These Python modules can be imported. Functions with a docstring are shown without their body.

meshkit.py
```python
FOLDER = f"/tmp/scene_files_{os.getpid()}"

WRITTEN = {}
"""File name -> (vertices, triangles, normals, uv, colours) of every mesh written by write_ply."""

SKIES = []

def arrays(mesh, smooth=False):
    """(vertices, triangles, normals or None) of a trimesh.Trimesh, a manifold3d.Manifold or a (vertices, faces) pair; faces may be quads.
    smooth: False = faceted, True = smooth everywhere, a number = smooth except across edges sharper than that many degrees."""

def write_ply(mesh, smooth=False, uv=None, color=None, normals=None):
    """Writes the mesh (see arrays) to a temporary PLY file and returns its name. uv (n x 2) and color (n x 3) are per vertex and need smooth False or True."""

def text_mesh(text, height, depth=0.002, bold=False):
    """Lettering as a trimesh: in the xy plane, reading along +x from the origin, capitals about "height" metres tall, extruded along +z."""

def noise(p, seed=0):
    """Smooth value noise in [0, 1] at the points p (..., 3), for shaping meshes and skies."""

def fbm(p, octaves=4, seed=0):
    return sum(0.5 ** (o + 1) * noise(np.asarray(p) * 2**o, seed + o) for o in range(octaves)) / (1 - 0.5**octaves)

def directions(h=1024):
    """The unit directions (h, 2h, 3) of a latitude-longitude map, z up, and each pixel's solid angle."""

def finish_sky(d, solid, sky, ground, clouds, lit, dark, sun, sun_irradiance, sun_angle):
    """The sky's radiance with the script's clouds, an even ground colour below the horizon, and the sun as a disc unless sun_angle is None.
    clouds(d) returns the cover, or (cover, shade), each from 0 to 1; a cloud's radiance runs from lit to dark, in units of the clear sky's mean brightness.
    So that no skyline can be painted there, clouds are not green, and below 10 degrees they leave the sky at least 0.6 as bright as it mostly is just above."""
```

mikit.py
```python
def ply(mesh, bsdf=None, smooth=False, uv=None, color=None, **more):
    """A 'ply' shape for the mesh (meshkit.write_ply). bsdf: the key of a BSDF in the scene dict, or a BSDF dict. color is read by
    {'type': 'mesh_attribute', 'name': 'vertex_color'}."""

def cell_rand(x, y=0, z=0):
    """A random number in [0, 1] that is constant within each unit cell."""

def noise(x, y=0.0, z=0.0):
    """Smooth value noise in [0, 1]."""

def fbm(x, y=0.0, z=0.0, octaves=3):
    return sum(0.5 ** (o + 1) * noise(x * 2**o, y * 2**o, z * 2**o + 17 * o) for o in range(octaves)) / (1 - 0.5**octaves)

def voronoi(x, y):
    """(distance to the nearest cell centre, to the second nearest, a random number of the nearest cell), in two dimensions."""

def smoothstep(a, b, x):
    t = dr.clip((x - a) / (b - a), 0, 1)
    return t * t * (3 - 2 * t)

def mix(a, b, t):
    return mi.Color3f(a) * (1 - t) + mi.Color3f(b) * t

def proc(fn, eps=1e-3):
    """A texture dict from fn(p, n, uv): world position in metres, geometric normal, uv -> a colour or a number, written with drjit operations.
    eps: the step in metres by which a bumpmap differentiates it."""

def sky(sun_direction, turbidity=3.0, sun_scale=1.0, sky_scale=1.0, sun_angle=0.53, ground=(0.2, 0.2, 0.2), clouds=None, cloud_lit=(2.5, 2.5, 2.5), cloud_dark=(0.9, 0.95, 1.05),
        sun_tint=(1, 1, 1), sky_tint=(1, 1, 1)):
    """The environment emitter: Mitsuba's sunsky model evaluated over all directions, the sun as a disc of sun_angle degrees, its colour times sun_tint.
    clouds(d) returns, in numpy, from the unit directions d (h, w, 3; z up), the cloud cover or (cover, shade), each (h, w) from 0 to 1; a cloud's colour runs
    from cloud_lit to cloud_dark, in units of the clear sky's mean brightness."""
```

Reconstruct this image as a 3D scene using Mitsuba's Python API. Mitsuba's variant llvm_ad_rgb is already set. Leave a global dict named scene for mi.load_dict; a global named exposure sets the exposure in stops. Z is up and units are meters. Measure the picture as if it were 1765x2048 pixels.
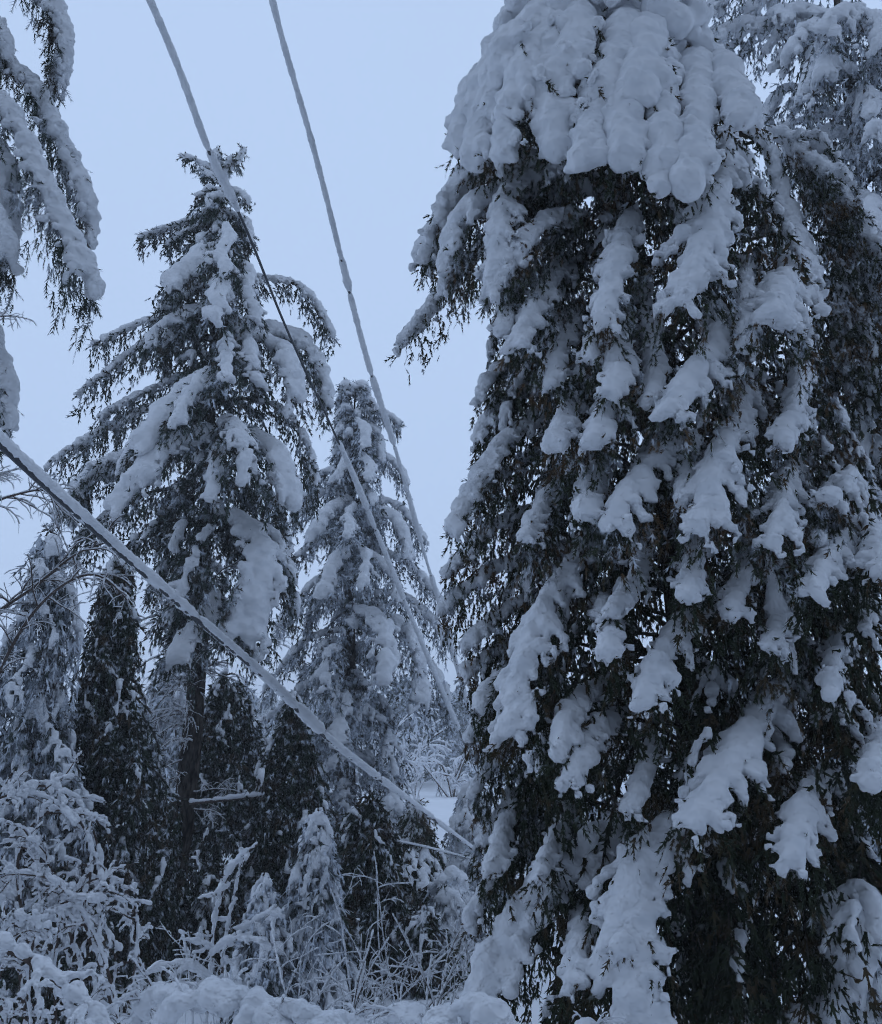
import math, random
import numpy as np
import drjit as dr
import mitsuba as mi
import mikit
import meshkit

scene, labels = {"type": "scene"}, {}
T4 = mi.ScalarTransform4f

# ------------------------------------------------------------------ camera, sky, exposure
W_PX, H_PX, FOC = 1765.0, 2048.0, 1893.0
PITCH = math.radians(14.0)
EYE = np.array([0.0, 0.0, 3.0])
HFOV = 2 * math.degrees(math.atan(W_PX / 2 / FOC))
FWD = np.array([0, math.cos(PITCH), math.sin(PITCH)])
UPV = np.array([0, -math.sin(PITCH), math.cos(PITCH)])
scene["camera"] = {"type": "perspective", "fov": HFOV, "fov_axis": "x", "near_clip": 0.05, "far_clip": 3000.0,
                   "to_world": T4().look_at(origin=EYE.tolist(), target=(EYE + FWD).tolist(), up=[0, 0, 1])}


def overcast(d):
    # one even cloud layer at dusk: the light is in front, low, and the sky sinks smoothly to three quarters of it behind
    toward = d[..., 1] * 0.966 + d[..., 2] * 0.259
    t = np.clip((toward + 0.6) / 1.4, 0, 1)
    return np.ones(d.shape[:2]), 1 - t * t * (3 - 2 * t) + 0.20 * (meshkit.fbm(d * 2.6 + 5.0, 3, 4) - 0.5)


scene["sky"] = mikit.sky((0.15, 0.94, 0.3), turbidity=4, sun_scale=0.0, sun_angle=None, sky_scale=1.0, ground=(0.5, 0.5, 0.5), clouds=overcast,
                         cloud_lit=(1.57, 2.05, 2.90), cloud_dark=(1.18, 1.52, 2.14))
exposure = 2.0

# ------------------------------------------------------------------ materials
noise, fbm, smoothstep, mix = mikit.noise, mikit.fbm, mikit.smoothstep, mikit.mix


def diffuse(fn):
    return {"type": "diffuse", "reflectance": mikit.proc(fn)}


def snow_color(p, n, uv):
    return mix((0.88, 0.89, 0.91), (0.78, 0.80, 0.83), smoothstep(0.35, 0.75, fbm(p.x * 9, p.y * 9, p.z * 9, 3)))


def snow_grain(p, n, uv):
    return 0.7 * fbm(p.x * 24, p.y * 24, p.z * 24, 3) + 0.3 * fbm(p.x * 75, p.y * 75, p.z * 75, 2)


scene["snow_mat"] = {"type": "twosided", "inner": {"type": "bumpmap", "tex": mikit.proc(snow_grain, 2e-3), "scale": 0.045, "bsdf": diffuse(snow_color)}}
scene["far_snow_mat"] = {"type": "twosided", "inner": diffuse(lambda p, n, uv: mix((0.87, 0.88, 0.90), (0.76, 0.78, 0.81), fbm(p.x * 1.3, p.y * 1.3, p.z * 1.3, 3)))}


def foliage(dark, light, brown, frost, scale):
    """needles: the upper side carries rime in patches, the under side is bare"""
    def base(p):
        c = mix(dark, light, noise(p.x * 9, p.y * 9, p.z * 9))
        return mix(c, brown, smoothstep(0.5, 0.75, noise(p.x * 5 + 7, p.y * 5, p.z * 5)))

    def top(p, n, uv):
        m = smoothstep(1 - frost - 0.15, 1 - frost + 0.15, fbm(p.x * scale, p.y * scale, p.z * scale, 2))
        return mix(base(p), (0.62, 0.66, 0.72), m)

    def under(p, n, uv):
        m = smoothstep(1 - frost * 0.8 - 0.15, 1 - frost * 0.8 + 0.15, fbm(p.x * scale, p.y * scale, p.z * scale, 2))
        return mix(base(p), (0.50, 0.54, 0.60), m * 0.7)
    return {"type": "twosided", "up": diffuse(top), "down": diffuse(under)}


scene["cedar_needles"] = foliage((0.018, 0.025, 0.016), (0.038, 0.046, 0.026), (0.070, 0.050, 0.028), 0.14, 9)
scene["dusted_cedar"] = foliage((0.024, 0.032, 0.020), (0.048, 0.055, 0.032), (0.105, 0.068, 0.038), 0.38, 12)
scene["dusted_needles"] = foliage((0.020, 0.028, 0.020), (0.040, 0.050, 0.034), (0.060, 0.045, 0.030), 0.36, 11)
scene["fir_needles"] = foliage((0.030, 0.042, 0.036), (0.060, 0.075, 0.060), (0.060, 0.052, 0.042), 0.42, 6)
scene["rime_needles"] = foliage((0.040, 0.052, 0.048), (0.075, 0.088, 0.080), (0.060, 0.052, 0.046), 0.60, 7)
scene["bark"] = {"type": "twosided", "inner": diffuse(lambda p, n, uv: mix((0.018, 0.015, 0.013), (0.085, 0.072, 0.062), smoothstep(0.3, 0.8, fbm(p.x * 24, p.y * 24, p.z * 6, 3))))}
scene["twig_bark"] = {"type": "twosided", "inner": diffuse(lambda p, n, uv: mix((0.05, 0.038, 0.032), (0.13, 0.105, 0.095), noise(p.x * 30, p.y * 30, p.z * 30)))}
scene["rubber"] = {"type": "twosided", "inner": {"type": "roughplastic", "diffuse_reflectance": {"type": "rgb", "value": [0.05, 0.055, 0.065]}, "alpha": 0.35}}

# ------------------------------------------------------------------ helpers


def ray(px, py):
    d = FWD * FOC + np.array([1.0, 0, 0]) * (px - W_PX / 2) + UPV * (H_PX / 2 - py)
    return d


def at(px, py, y):
    """the point of the photograph's pixel (px, py) that lies y metres in front of the camera (along the ground)"""
    d = ray(px, py)
    return EYE + d * (y / d[1])


def nets(F, org, c, iso):
    """surface nets: the level set of a grid as a closed quad mesh"""
    s = F > iso
    cnt = np.zeros(tuple(n - 1 for n in F.shape), np.int8)
    for a in (0, 1):
        for b in (0, 1):
            for d in (0, 1):
                cnt += s[a:F.shape[0] - 1 + a, b:F.shape[1] - 1 + b, d:F.shape[2] - 1 + d]
    I, J, K = np.nonzero((cnt > 0) & (cnt < 8))
    idx = np.full(cnt.shape, -1, np.int32)
    idx[I, J, K] = np.arange(len(I))
    acc, wt = np.zeros((len(I), 3)), np.zeros(len(I))
    offs = [(a, b, d) for a in (0, 1) for b in (0, 1) for d in (0, 1)]
    val = {o: F[I + o[0], J + o[1], K + o[2]] for o in offs}
    for o in offs:
        for ax in range(3):
            if o[ax] == 0:
                q = tuple(o[k] + (k == ax) for k in range(3))
                f0, f1 = val[o], val[q]
                x = (f0 > iso) != (f1 > iso)
                t = np.where(x, (iso - f0) / np.where(x, f1 - f0, 1), 0)
                for k in range(3):
                    acc[:, k] += np.where(x, o[k] + (t if k == ax else 0), 0)
                wt += x
    V = (np.stack([I, J, K], 1) + acc / wt[:, None]) * c + org
    quads = []
    for ax in range(3):
        u, v = ((1, 2), (2, 0), (0, 1))[ax]
        lo = [slice(None)] * 3
        hi = [slice(None)] * 3
        lo[ax], hi[ax] = slice(0, -1), slice(1, None)
        a, b = s[tuple(lo)], s[tuple(hi)]
        for inside, flip in ((a & ~b, False), (b & ~a, True)):
            P = np.stack(np.nonzero(inside), 1)
            P = P[(P[:, u] > 0) & (P[:, v] > 0)]
            cell = []
            for du, dv in ((1, 1), (0, 1), (0, 0), (1, 0)):
                Q = P.copy()
                Q[:, u] -= du
                Q[:, v] -= dv
                cell.append(idx[Q[:, 0], Q[:, 1], Q[:, 2]])
            q = np.stack(cell, 1)
            quads.append(q[:, ::-1] if flip else q)
    q = np.vstack(quads)
    q = q[(q >= 0).all(1)]
    return V, np.vstack([q[:, [0, 1, 2]], q[:, [0, 2, 3]]])


def blob_mesh(balls, c, iso=0.30, lump=0.25, seed=0):
    """balls (n, 4): snow as one soft skin over many lumps"""
    balls = np.asarray(balls, float)
    r = balls[:, 3].max()
    org = balls[:, :3].min(0) - r - 2 * c
    shape = np.ceil((balls[:, :3].max(0) + r + 2 * c - org) / c).astype(int) + 1
    F = np.zeros(shape, np.float32)
    ax = [np.arange(n) * c + o for n, o in zip(shape, org)]
    lo = np.maximum(np.floor((balls[:, :3] - balls[:, 3:] - org) / c).astype(int), 1)
    hi = np.minimum(np.ceil((balls[:, :3] + balls[:, 3:] - org) / c).astype(int) + 1, shape - 1)
    for (x, y, z, rr), (a, b, d), (e, f, g) in zip(balls, lo, hi):
        q = 1 - (((ax[0][a:e] - x) ** 2)[:, None, None] + ((ax[1][b:f] - y) ** 2)[None, :, None] + ((ax[2][d:g] - z) ** 2)[None, None, :]) / (rr * rr)
        np.maximum(q, 0, out=q)
        F[a:e, b:f, d:g] += q * q
    V, Fc = nets(F, org, c, iso)
    if lump and len(V):
        n = np.zeros_like(V)
        fn = np.cross(V[Fc[:, 1]] - V[Fc[:, 0]], V[Fc[:, 2]] - V[Fc[:, 0]])
        for k in range(3):
            np.add.at(n, Fc[:, k], fn)
        n /= np.linalg.norm(n, axis=1, keepdims=True) + 1e-12
        m = np.median(balls[:, 3])
        h = (meshkit.noise(V / (0.8 * m), seed) - 0.5) * 0.5 * m + (meshkit.noise(V / (0.33 * m), seed + 3) - 0.5) * 0.24 * m
        V = V + n * (lump * h)[:, None]
    return V, Fc


def pieces(mesh, least=0.3):
    """the separate bodies of a mesh, without the crumbs"""
    from scipy.sparse import coo_matrix
    from scipy.sparse.csgraph import connected_components
    V, F = mesh
    e = np.vstack([F[:, [0, 1]], F[:, [1, 2]]])
    n, lab = connected_components(coo_matrix((np.ones(len(e), np.int8), (e[:, 0], e[:, 1])), shape=(len(V), len(V))), directed=False)
    if n == 1:
        return [mesh]
    count, out = np.bincount(lab), []
    for k in np.argsort(-count):
        if count[k] < max(least * count.max(), 24):
            break
        keep = lab == k
        idx = np.cumsum(keep) - 1
        out.append((V[keep], idx[F[keep[F[:, 0]]]]))
    return out


def tube(pts, rad, sides=6):
    p = np.asarray(pts, float)
    t = np.gradient(p, axis=0)
    t /= np.linalg.norm(t, axis=1, keepdims=True) + 1e-12
    a = np.cross(t, np.where(np.abs(t[:, 2:]) < 0.9, [0, 0, 1.0], [1.0, 0, 0]))
    a /= np.linalg.norm(a, axis=1, keepdims=True) + 1e-12
    b, ang = np.cross(t, a), np.arange(sides) * 2 * np.pi / sides
    rad = np.broadcast_to(rad, (len(p),))
    v = p[:, None] + rad[:, None, None] * (np.cos(ang)[None, :, None] * a[:, None] + np.sin(ang)[None, :, None] * b[:, None])
    i, j = np.meshgrid(np.arange(len(p) - 1), np.arange(sides), indexing="ij")
    q = np.stack([i * sides + j, i * sides + (j + 1) % sides, (i + 1) * sides + (j + 1) % sides, (i + 1) * sides + j], -1).reshape(-1, 4)
    n = len(p) * sides
    v = np.vstack([v.reshape(-1, 3), p[:1], p[-1:]])
    k = np.arange(sides)
    caps = np.vstack([np.stack([k * 0 + n, (k + 1) % sides, k], 1), np.stack([k * 0 + n + 1, n - sides + k, n - sides + (k + 1) % sides], 1)])
    return v, np.vstack([q[:, [0, 1, 2]], q[:, [0, 2, 3]], caps])


def bark_tube(pts, rad, sides=26, rings=70):
    """a trunk with furrowed bark"""
    k = np.linspace(0, len(pts) - 1, rings)
    p = np.stack([np.interp(k, np.arange(len(pts)), pts[:, i]) for i in range(3)], 1)
    r = np.interp(k, np.arange(len(pts)), rad)
    v, f = tube(p, r, sides)
    c = np.vstack([np.repeat(p, sides, 0), p[:1], p[-1:]])
    rr = np.r_[np.repeat(r, sides), 0, 0][:, None]
    q = v * [9, 9, 1.6]
    h = meshkit.fbm(q, 3, 21)[:, None] - 0.5
    return v + (v - c) * np.where(rr > 0.03, 0.34 * h, 0), f


def join(meshes):
    meshes = [m for m in meshes if m is not None and len(m[0])]
    n = np.cumsum([0] + [len(m[0]) for m in meshes])
    return np.vstack([m[0] for m in meshes]), np.vstack([m[1] + k for m, k in zip(meshes, n)])


def unit(v):
    v = np.asarray(v, float)
    return v / (np.linalg.norm(v, axis=-1, keepdims=True) + 1e-12)


def sprays(P, D, rng, n, length, width, spread=0.35, droop=0.25):
    """a feathered frond at each point P along direction D: n leaflets on either side of its axis and one at its end; every leaflet is one triangle, its upper face up"""
    k = len(P)
    if not k:
        return np.zeros((0, 3)), np.zeros((0, 3), int)
    P, D = np.asarray(P, float), unit(unit(D) + rng.normal(0, spread, (k, 3)))
    S = unit(np.cross(D, rng.normal(0, 1, (k, 3))))
    Lf = length * rng.uniform(0.6, 1.3, (k, 1))
    g = np.array([0, 0, -droop])
    N = np.cross(D, S)
    w0 = width * 0.5
    tri = [np.stack([P - S * w0, P + S * w0, P + D * Lf * 1.15 + g * Lf], 1)]
    for j in range(n):
        u = (j + 0.3) / n
        o = P + D * Lf * u + g * Lf * u * u
        for side in (-1, 1):
            l = Lf * (0.58 - 0.30 * u)
            d = unit(D * (0.85 + 0.3 * u) + S * side * 0.62 + g * u + rng.normal(0, 0.2, (k, 3)))
            wv = unit(np.cross(d, N + rng.normal(0, 0.5, (k, 3)))) * (w0 * rng.uniform(0.7, 1.2, (k, 1)))
            tri.append(np.stack([o - wv, o + wv, o + d * l], 1))
    V = np.concatenate(tri)
    flip = np.cross(V[:, 1] - V[:, 0], V[:, 2] - V[:, 0])[:, 2] < 0
    V[flip] = V[flip][:, [1, 0, 2]]
    return V.reshape(-1, 3), np.arange(3 * len(V)).reshape(-1, 3)


def curve(pts, n):
    """a smooth curve (Catmull-Rom, chord-spaced) through the points"""
    p = np.asarray(pts, float)
    if len(p) == 2:
        return p[0] + (p[1] - p[0]) * np.linspace(0, 1, n)[:, None]
    from scipy.interpolate import PchipInterpolator, CubicSpline
    t = np.r_[0, np.cumsum(np.linalg.norm(np.diff(p, axis=0), axis=1) ** 0.7)]
    return CubicSpline(t, p, bc_type="natural")(np.linspace(0, t[-1], n))


COUNT = {}


def numbered(name):
    k = COUNT.get(name, 0)
    COUNT[name] = k + 1
    return name if k == 0 else f"{name}_{k:03d}"


def thing(name, label, category, group=None, kind=None):
    key = numbered(name)
    labels[key] = {"label": label, "category": category}
    if group:
        labels[key]["group"] = group
    return key


TRI = [0]


def part(parent, name, mesh, mat, smooth=False):
    key = numbered(parent + "__" + name) if parent else numbered(name)
    scene[key] = mikit.ply(mesh, mat, smooth=smooth)
    TRI[0] += len(mesh[1])
    return key


# ------------------------------------------------------------------ a snow-laden bough


def bough(parent, pts, out, w, rng, snow=0.06, cover=0.85, s0=0.15, n_tw=12, hang=0.5, fwd=0.7, cell=0.026, leaf=(0.11, 0.014), n_leaf=3, dens=1.0, wood=0.02,
          mat="cedar_needles", tip=0.35, iso=0.3, lump=0.9, M=28, fan=1.0, bare=0.15, under=0.16, holes=0.3, frag=0, poke=0.0, wobble=1.0, bulge=0.12, sides=6, thin=1, name="branch"):
    """pts: the spine from the trunk to the tip; out: the horizontal direction away from the trunk; w: half width in metres; snow: lump radius; cover: share of twigs under snow;
    under: how far the needles hang below the snow"""
    P = curve(pts, M)
    wob = np.linspace(0, 1, M)[:, None]
    P = P + wob * (1.2 - wob) * w * 0.5 * wobble * (np.sin(wob * rng.uniform(4, 9) + rng.uniform(0, 6)) * rng.normal(0, 1, 3) * [1, 0.6, 0.4])
    t = unit(np.gradient(P, axis=0))
    ref = unit(np.asarray(out) * 0.75 + np.array([0, 0, 0.8]))
    N = unit(ref - t * (t @ ref)[:, None])
    B = np.cross(t, N)
    length = np.linalg.norm(np.diff(P, axis=0), axis=1).sum()
    s = np.linspace(0, 1, M)
    prof = lambda x: np.clip((x - s0 * 0.6) / (1 - s0 * 0.6), 0, 1) ** 0.5 * np.sqrt(np.clip(1 - x ** 4 * (1 - tip ** 2), 0, 1))
    at_s = lambda A, x: np.array([np.interp(x, s, A[:, k]) for k in range(3)])
    key = part(parent, name, tube(P[::thin], np.maximum(wood * (1 - 0.85 * s), 0.004)[::thin], sides), "bark", 60)
    balls, LP, LD = [], [], []
    g = np.array([0, 0, -1.0])

    def lumps(c, nn, r, k):
        big = rng.random() < bulge
        balls.append((*(c + nn * snow * 0.35 + rng.normal(0, snow * 0.22, 3)), r * (rng.uniform(1.3, 1.3 + 3 * bulge) if big else rng.uniform(0.7, 1.2)) * k))
    for x in np.arange(s0, 1.0, snow * 0.5 / max(length, 0.1)):
        if cover > 0 and rng.random() < min(1, cover + 0.1):
            lumps(at_s(P, x), at_s(N, x), snow * (0.9 + 0.3 * max(prof(x), 0.3)), 1.25)
    for x in np.arange(s0 * 0.7, 1.0, leaf[0] * 0.4 / dens / max(length, 0.1)):
        LP.append(at_s(P, x))
        LD.append(at_s(t, x) + g * 0.3)
    for side in (-1, 1):
        for i in range(n_tw):
            x = s0 * 0.6 + (1 - s0 * 0.6) * (i + rng.uniform(0, 1)) / n_tw
            L = w * prof(x) * rng.uniform(0.6, 1.3) * 1.5
            if L < 0.03:
                continue
            p0, tt, bb, nn = at_s(P, x), at_s(t, x), at_s(B, x), at_s(N, x)
            d = unit(bb * side * fan + tt * fwd * rng.uniform(0.5, 1.5) + g * hang * 0.5 + nn * rng.uniform(-0.15, 0.2))
            nu = max(3, int(L / (leaf[0] * 0.5 / dens)))
            u = np.linspace(0, 1, nu)[:, None]
            q = p0 + d * L * u + g * L * hang * 0.9 * u ** 2 + rng.normal(0, 0.006, (nu, 3))
            qt = unit(np.gradient(q, axis=0))
            LP += list(q[1:])
            LD += list(qt[1:] + g * 0.35)
            if poke:
                j = rng.random(nu) < poke
                LP += list(q[j] + nn * snow * 0.5)
                LD += list(nn * 0.8 + qt[j])
            if under:
                LP += list(q - nn * under * rng.uniform(0.15, 0.9, (nu, 1)) + g * under * rng.uniform(0, 0.9, (nu, 1)))
                LD += list(qt * 0.6 + g)
            if rng.random() < cover:
                umax = rng.uniform(0.95 - bare * 2.6, 0.98)
                for uu in np.arange(0, umax, snow * 0.55 / L):
                    lumps(np.array([np.interp(uu, u[:, 0], q[:, k]) for k in range(3)]), nn, snow * (1.0 - 0.5 * uu), 1.4)
                for _ in range(frag):
                    c = q[int(rng.uniform(0.3, 0.999) * nu)]
                    balls.append((*(c + nn * snow * 0.3 + rng.normal(0, snow * 0.75, 3)), snow * rng.uniform(0.55, 0.95)))
    LP, LD = np.array(LP), np.array(LD)
    if holes and len(balls):
        balls = np.array(balls)
        balls = balls[meshkit.fbm(balls[:, :3] / (snow * 3.2), 2, int(rng.integers(100))) > holes]
    part(key, "needles", sprays(LP, LD, rng, n_leaf, leaf[0], leaf[1]), mat)
    if len(balls) > 2:
        for m in pieces(blob_mesh(balls, cell, iso, lump, int(rng.integers(1000)))):
            if np.ptp(m[0], axis=0).max() > 4.8 * snow:  # a crumb with nothing to lie on has fallen off
                part(key, "snow", m, "snow_mat", True)
    return key


class Conifer:
    """a trunk on the ground at (x, y) and boughs given by where they show in the photograph, laid on the crown's own radius"""

    def __init__(self, name, label, px, py, y, z0, top, radius, r0=0.15, kind="tree", group=None, lean=(0, 0), foot=0.0):
        self.key = thing(name, label, kind, group)
        p = at(px, py, y)
        self.x, self.y, self.z0, self.top = p[0], y, z0, top
        self.R = lambda z: float(np.interp(z, [q[0] for q in radius], [q[1] for q in radius]))
        self.lean, self.foot = lean, foot
        zz = np.linspace(z0 - 0.4, top, 24)
        pts = np.stack([self.ax(z)[0] + 0 * z for z in zz]), np.stack([self.ax(z)[1] for z in zz])
        rad = r0 * np.clip((top - zz) / (top - z0), 0.03, 1) ** 0.8
        rad[0] *= 1.25
        part(self.key, "trunk", bark_tube(np.stack([pts[0], pts[1], zz], 1), rad), "bark", 50)

    def ax(self, z):
        f = (z - self.z0) / (self.top - self.z0)
        return self.x + self.lean[0] * f ** 2 + self.foot * np.clip(1 - (z - self.z0) / 4.5, 0, 1) ** 2, self.y + self.lean[1] * f ** 2

    def place(self, px, py, frac, front):
        y = self.y
        for _ in range(4):
            p = at(px, py, y)
            ax, ay = self.ax(p[2])
            R = self.R(p[2]) * frac
            y = ay - front * math.sqrt(max(R * R - (p[0] - ax) ** 2, 0.0))
        return at(px, py, y)

    def bough(self, px, w, rng, front=1.0, fr=None, rise=0.25, dy=0.0, **kw):
        """px: visible points (x, y) from the inside to the tip"""
        n = len(px)
        fr = fr or ([0.55, 1.0] if n == 2 else [0.45, 0.8, 1.0] if n == 3 else list(np.linspace(0.45, 1, n)))
        pts = [self.place(x, y, f, front) for (x, y), f in zip(px, fr)]
        if dy:
            pts = [at(x, y, p[1] + dy * f) for (x, y), f, p in zip(px, fr, pts)]
        ax, ay = self.ax(pts[0][2])
        off = np.hypot(pts[0][0] - ax, pts[0][1] - ay)
        z = pts[0][2] - rise * off
        ax, ay = self.ax(z)
        root = np.array([ax, ay, z])
        out = unit(np.array([pts[-1][0] - ax, pts[-1][1] - ay, 0]) + 1e-6)
        d = np.linalg.norm(pts[0] - root)
        full = d + sum(np.linalg.norm(b - a) for a, b in zip(pts, pts[1:]))
        P = np.vstack([root, curve(pts, 12)])
        kw.setdefault("s0", min(0.55, 0.9 * d / full))
        depth = np.mean([p[1] for p in pts])
        scale = np.linalg.norm(pts[-1] - EYE) / FOC
        return bough(self.key, P, out, w * scale, rng, **kw)

    def whorls(self, z0, z1, dz, k, rng, w, reach=(0.5, 0.85), drop=0.85, lift=0.35, back=None, **kw):
        """the inner boughs, whorl upon whorl; back: what changes on the far side, which is hardly seen"""
        z, a = z0, rng.uniform(0, 6)
        while z < z1:
            for _ in range(k):
                a += 2.4
                R = self.R(z) * rng.uniform(*reach)
                ax, ay = self.ax(z)
                o = np.array([math.cos(a), math.sin(a), 0])
                root = np.array([ax, ay, z + lift * R + rng.uniform(-0.5, 0.5) * dz])
                P = [root, root + o * R * 0.45 + [0, 0, 0.28 * lift * R], root + o * R * 0.85 - [0, 0, 0.4 * drop * R], root + o * R - [0, 0, drop * R]]
                far = math.sin(a) > 0.3
                bough(self.key, P, o, w * min(1.0, R + 0.3), rng, **{**kw, **((back or {}) if far else {})})
            z += dz


# ------------------------------------------------------------------ bare, snow-coated twigs


def shoots(p, d, L, r, depth, rng, kids=5, droop=0.3, bend=0.25, step=0.08, spread=0.8, share=0.55):
    """a bare stem and its side shoots as polylines [(points, radii)]"""
    n = max(4, int(L / step))
    q, out = [np.asarray(p, float)], []
    d = unit(d)
    side = unit(rng.normal(0, 1, 3))
    for i in range(n):
        d = unit(d + (rng.normal(0, 0.16, 3) + side * bend * 0.12 + np.array([0, 0, -droop]) * (i / n)) * 8.0 / n * 0.6)
        q.append(q[-1] + d * L / n)
    q = np.array(q)
    rad = r * np.linspace(1, 0.35, n + 1)
    out.append((q, rad))
    if depth:
        for j in range(kids):
            i = int(n * rng.uniform(0.15, 0.95))
            t = unit(q[i + 1] - q[i]) if i < n else d
            dd = unit(t + rng.normal(0, spread, 3) + [0, 0, 0.15])
            out += shoots(q[i], dd, L * share * rng.uniform(0.5, 1.2) * (1 - 0.4 * i / n), rad[i] * 0.6, depth - 1, rng, max(2, kids - 1), droop, bend, step, spread, share)
    return out


def snow_on(lines, rs, rng, sides=6, gap=0.1):
    """the lumpy sleeves of snow that lie on such twigs"""
    res = []
    for q, rad in lines:
        n = max(4, int(np.linalg.norm(np.diff(q, axis=0), axis=1).sum() / (rs * 1.1)))
        p = curve(q, n) if len(q) > 2 else q
        n = len(p)
        rr = np.interp(np.linspace(0, 1, n), np.linspace(0, 1, len(rad)), rad)
        thick = min(1.0, 0.28 + rad[0] * 60)
        r = rs * thick * (0.55 + 0.9 * meshkit.noise(p / (rs * 3.2), int(rng.integers(99)))) * rng.uniform(0.85, 1.2, n)
        t = unit(np.gradient(p, axis=0))
        flat = np.sqrt(np.clip(1 - t[:, 2] ** 2, 0.12, 1))
        r = r * (0.45 + 0.55 * flat)
        r[rng.random(n) < gap] *= 0.45
        r[[0, -1]] *= 0.6
        up = np.array([0, -0.25, 1.0]) - t * (t @ np.array([0, -0.25, 1.0]))[:, None]
        up = unit(up)
        res.append(tube(p + up * (rr * 0.5 + r * 0.55)[:, None], np.maximum(r, 0.002), sides))
    return join(res)


def lumps_on(lines, rs, rng, cell, bare=0.33):
    """snow that lies on twigs in separate crusts and lumps, with bare stretches between them"""
    balls = []
    for q, rad in lines:
        L = np.linalg.norm(np.diff(q, axis=0), axis=1).sum()
        n = max(4, int(L / (rs * 0.55)))
        p = curve(q, n) if len(q) > 2 else q
        n = len(p)
        t = unit(np.gradient(p, axis=0))
        flat = np.sqrt(np.clip(1 - t[:, 2] ** 2, 0.10, 1))
        k = int(rng.integers(99))
        r = rs * min(1.0, 0.42 + rad[0] * 45) * (0.35 + 1.3 * meshkit.noise(p / (rs * 2.2), k)) * (0.5 + 0.5 * flat) * rng.uniform(0.8, 1.25, n)
        up = unit(np.array([0, -0.2, 1.0]) - t * (t @ np.array([0, -0.2, 1.0]))[:, None])
        keep = meshkit.noise(p / (rs * 6) + 40, k) > bare
        c = p + up * (rad[0] * 0.5 + r * 0.35)[:, None] + rng.normal(0, rs * 0.12, (n, 3))
        balls += [(*x, max(y * 1.3, cell * 1.05)) for x, y in zip(c[keep], r[keep])]
    return blob_mesh(balls, cell, 0.3, 0.6, int(rng.integers(99)))


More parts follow.
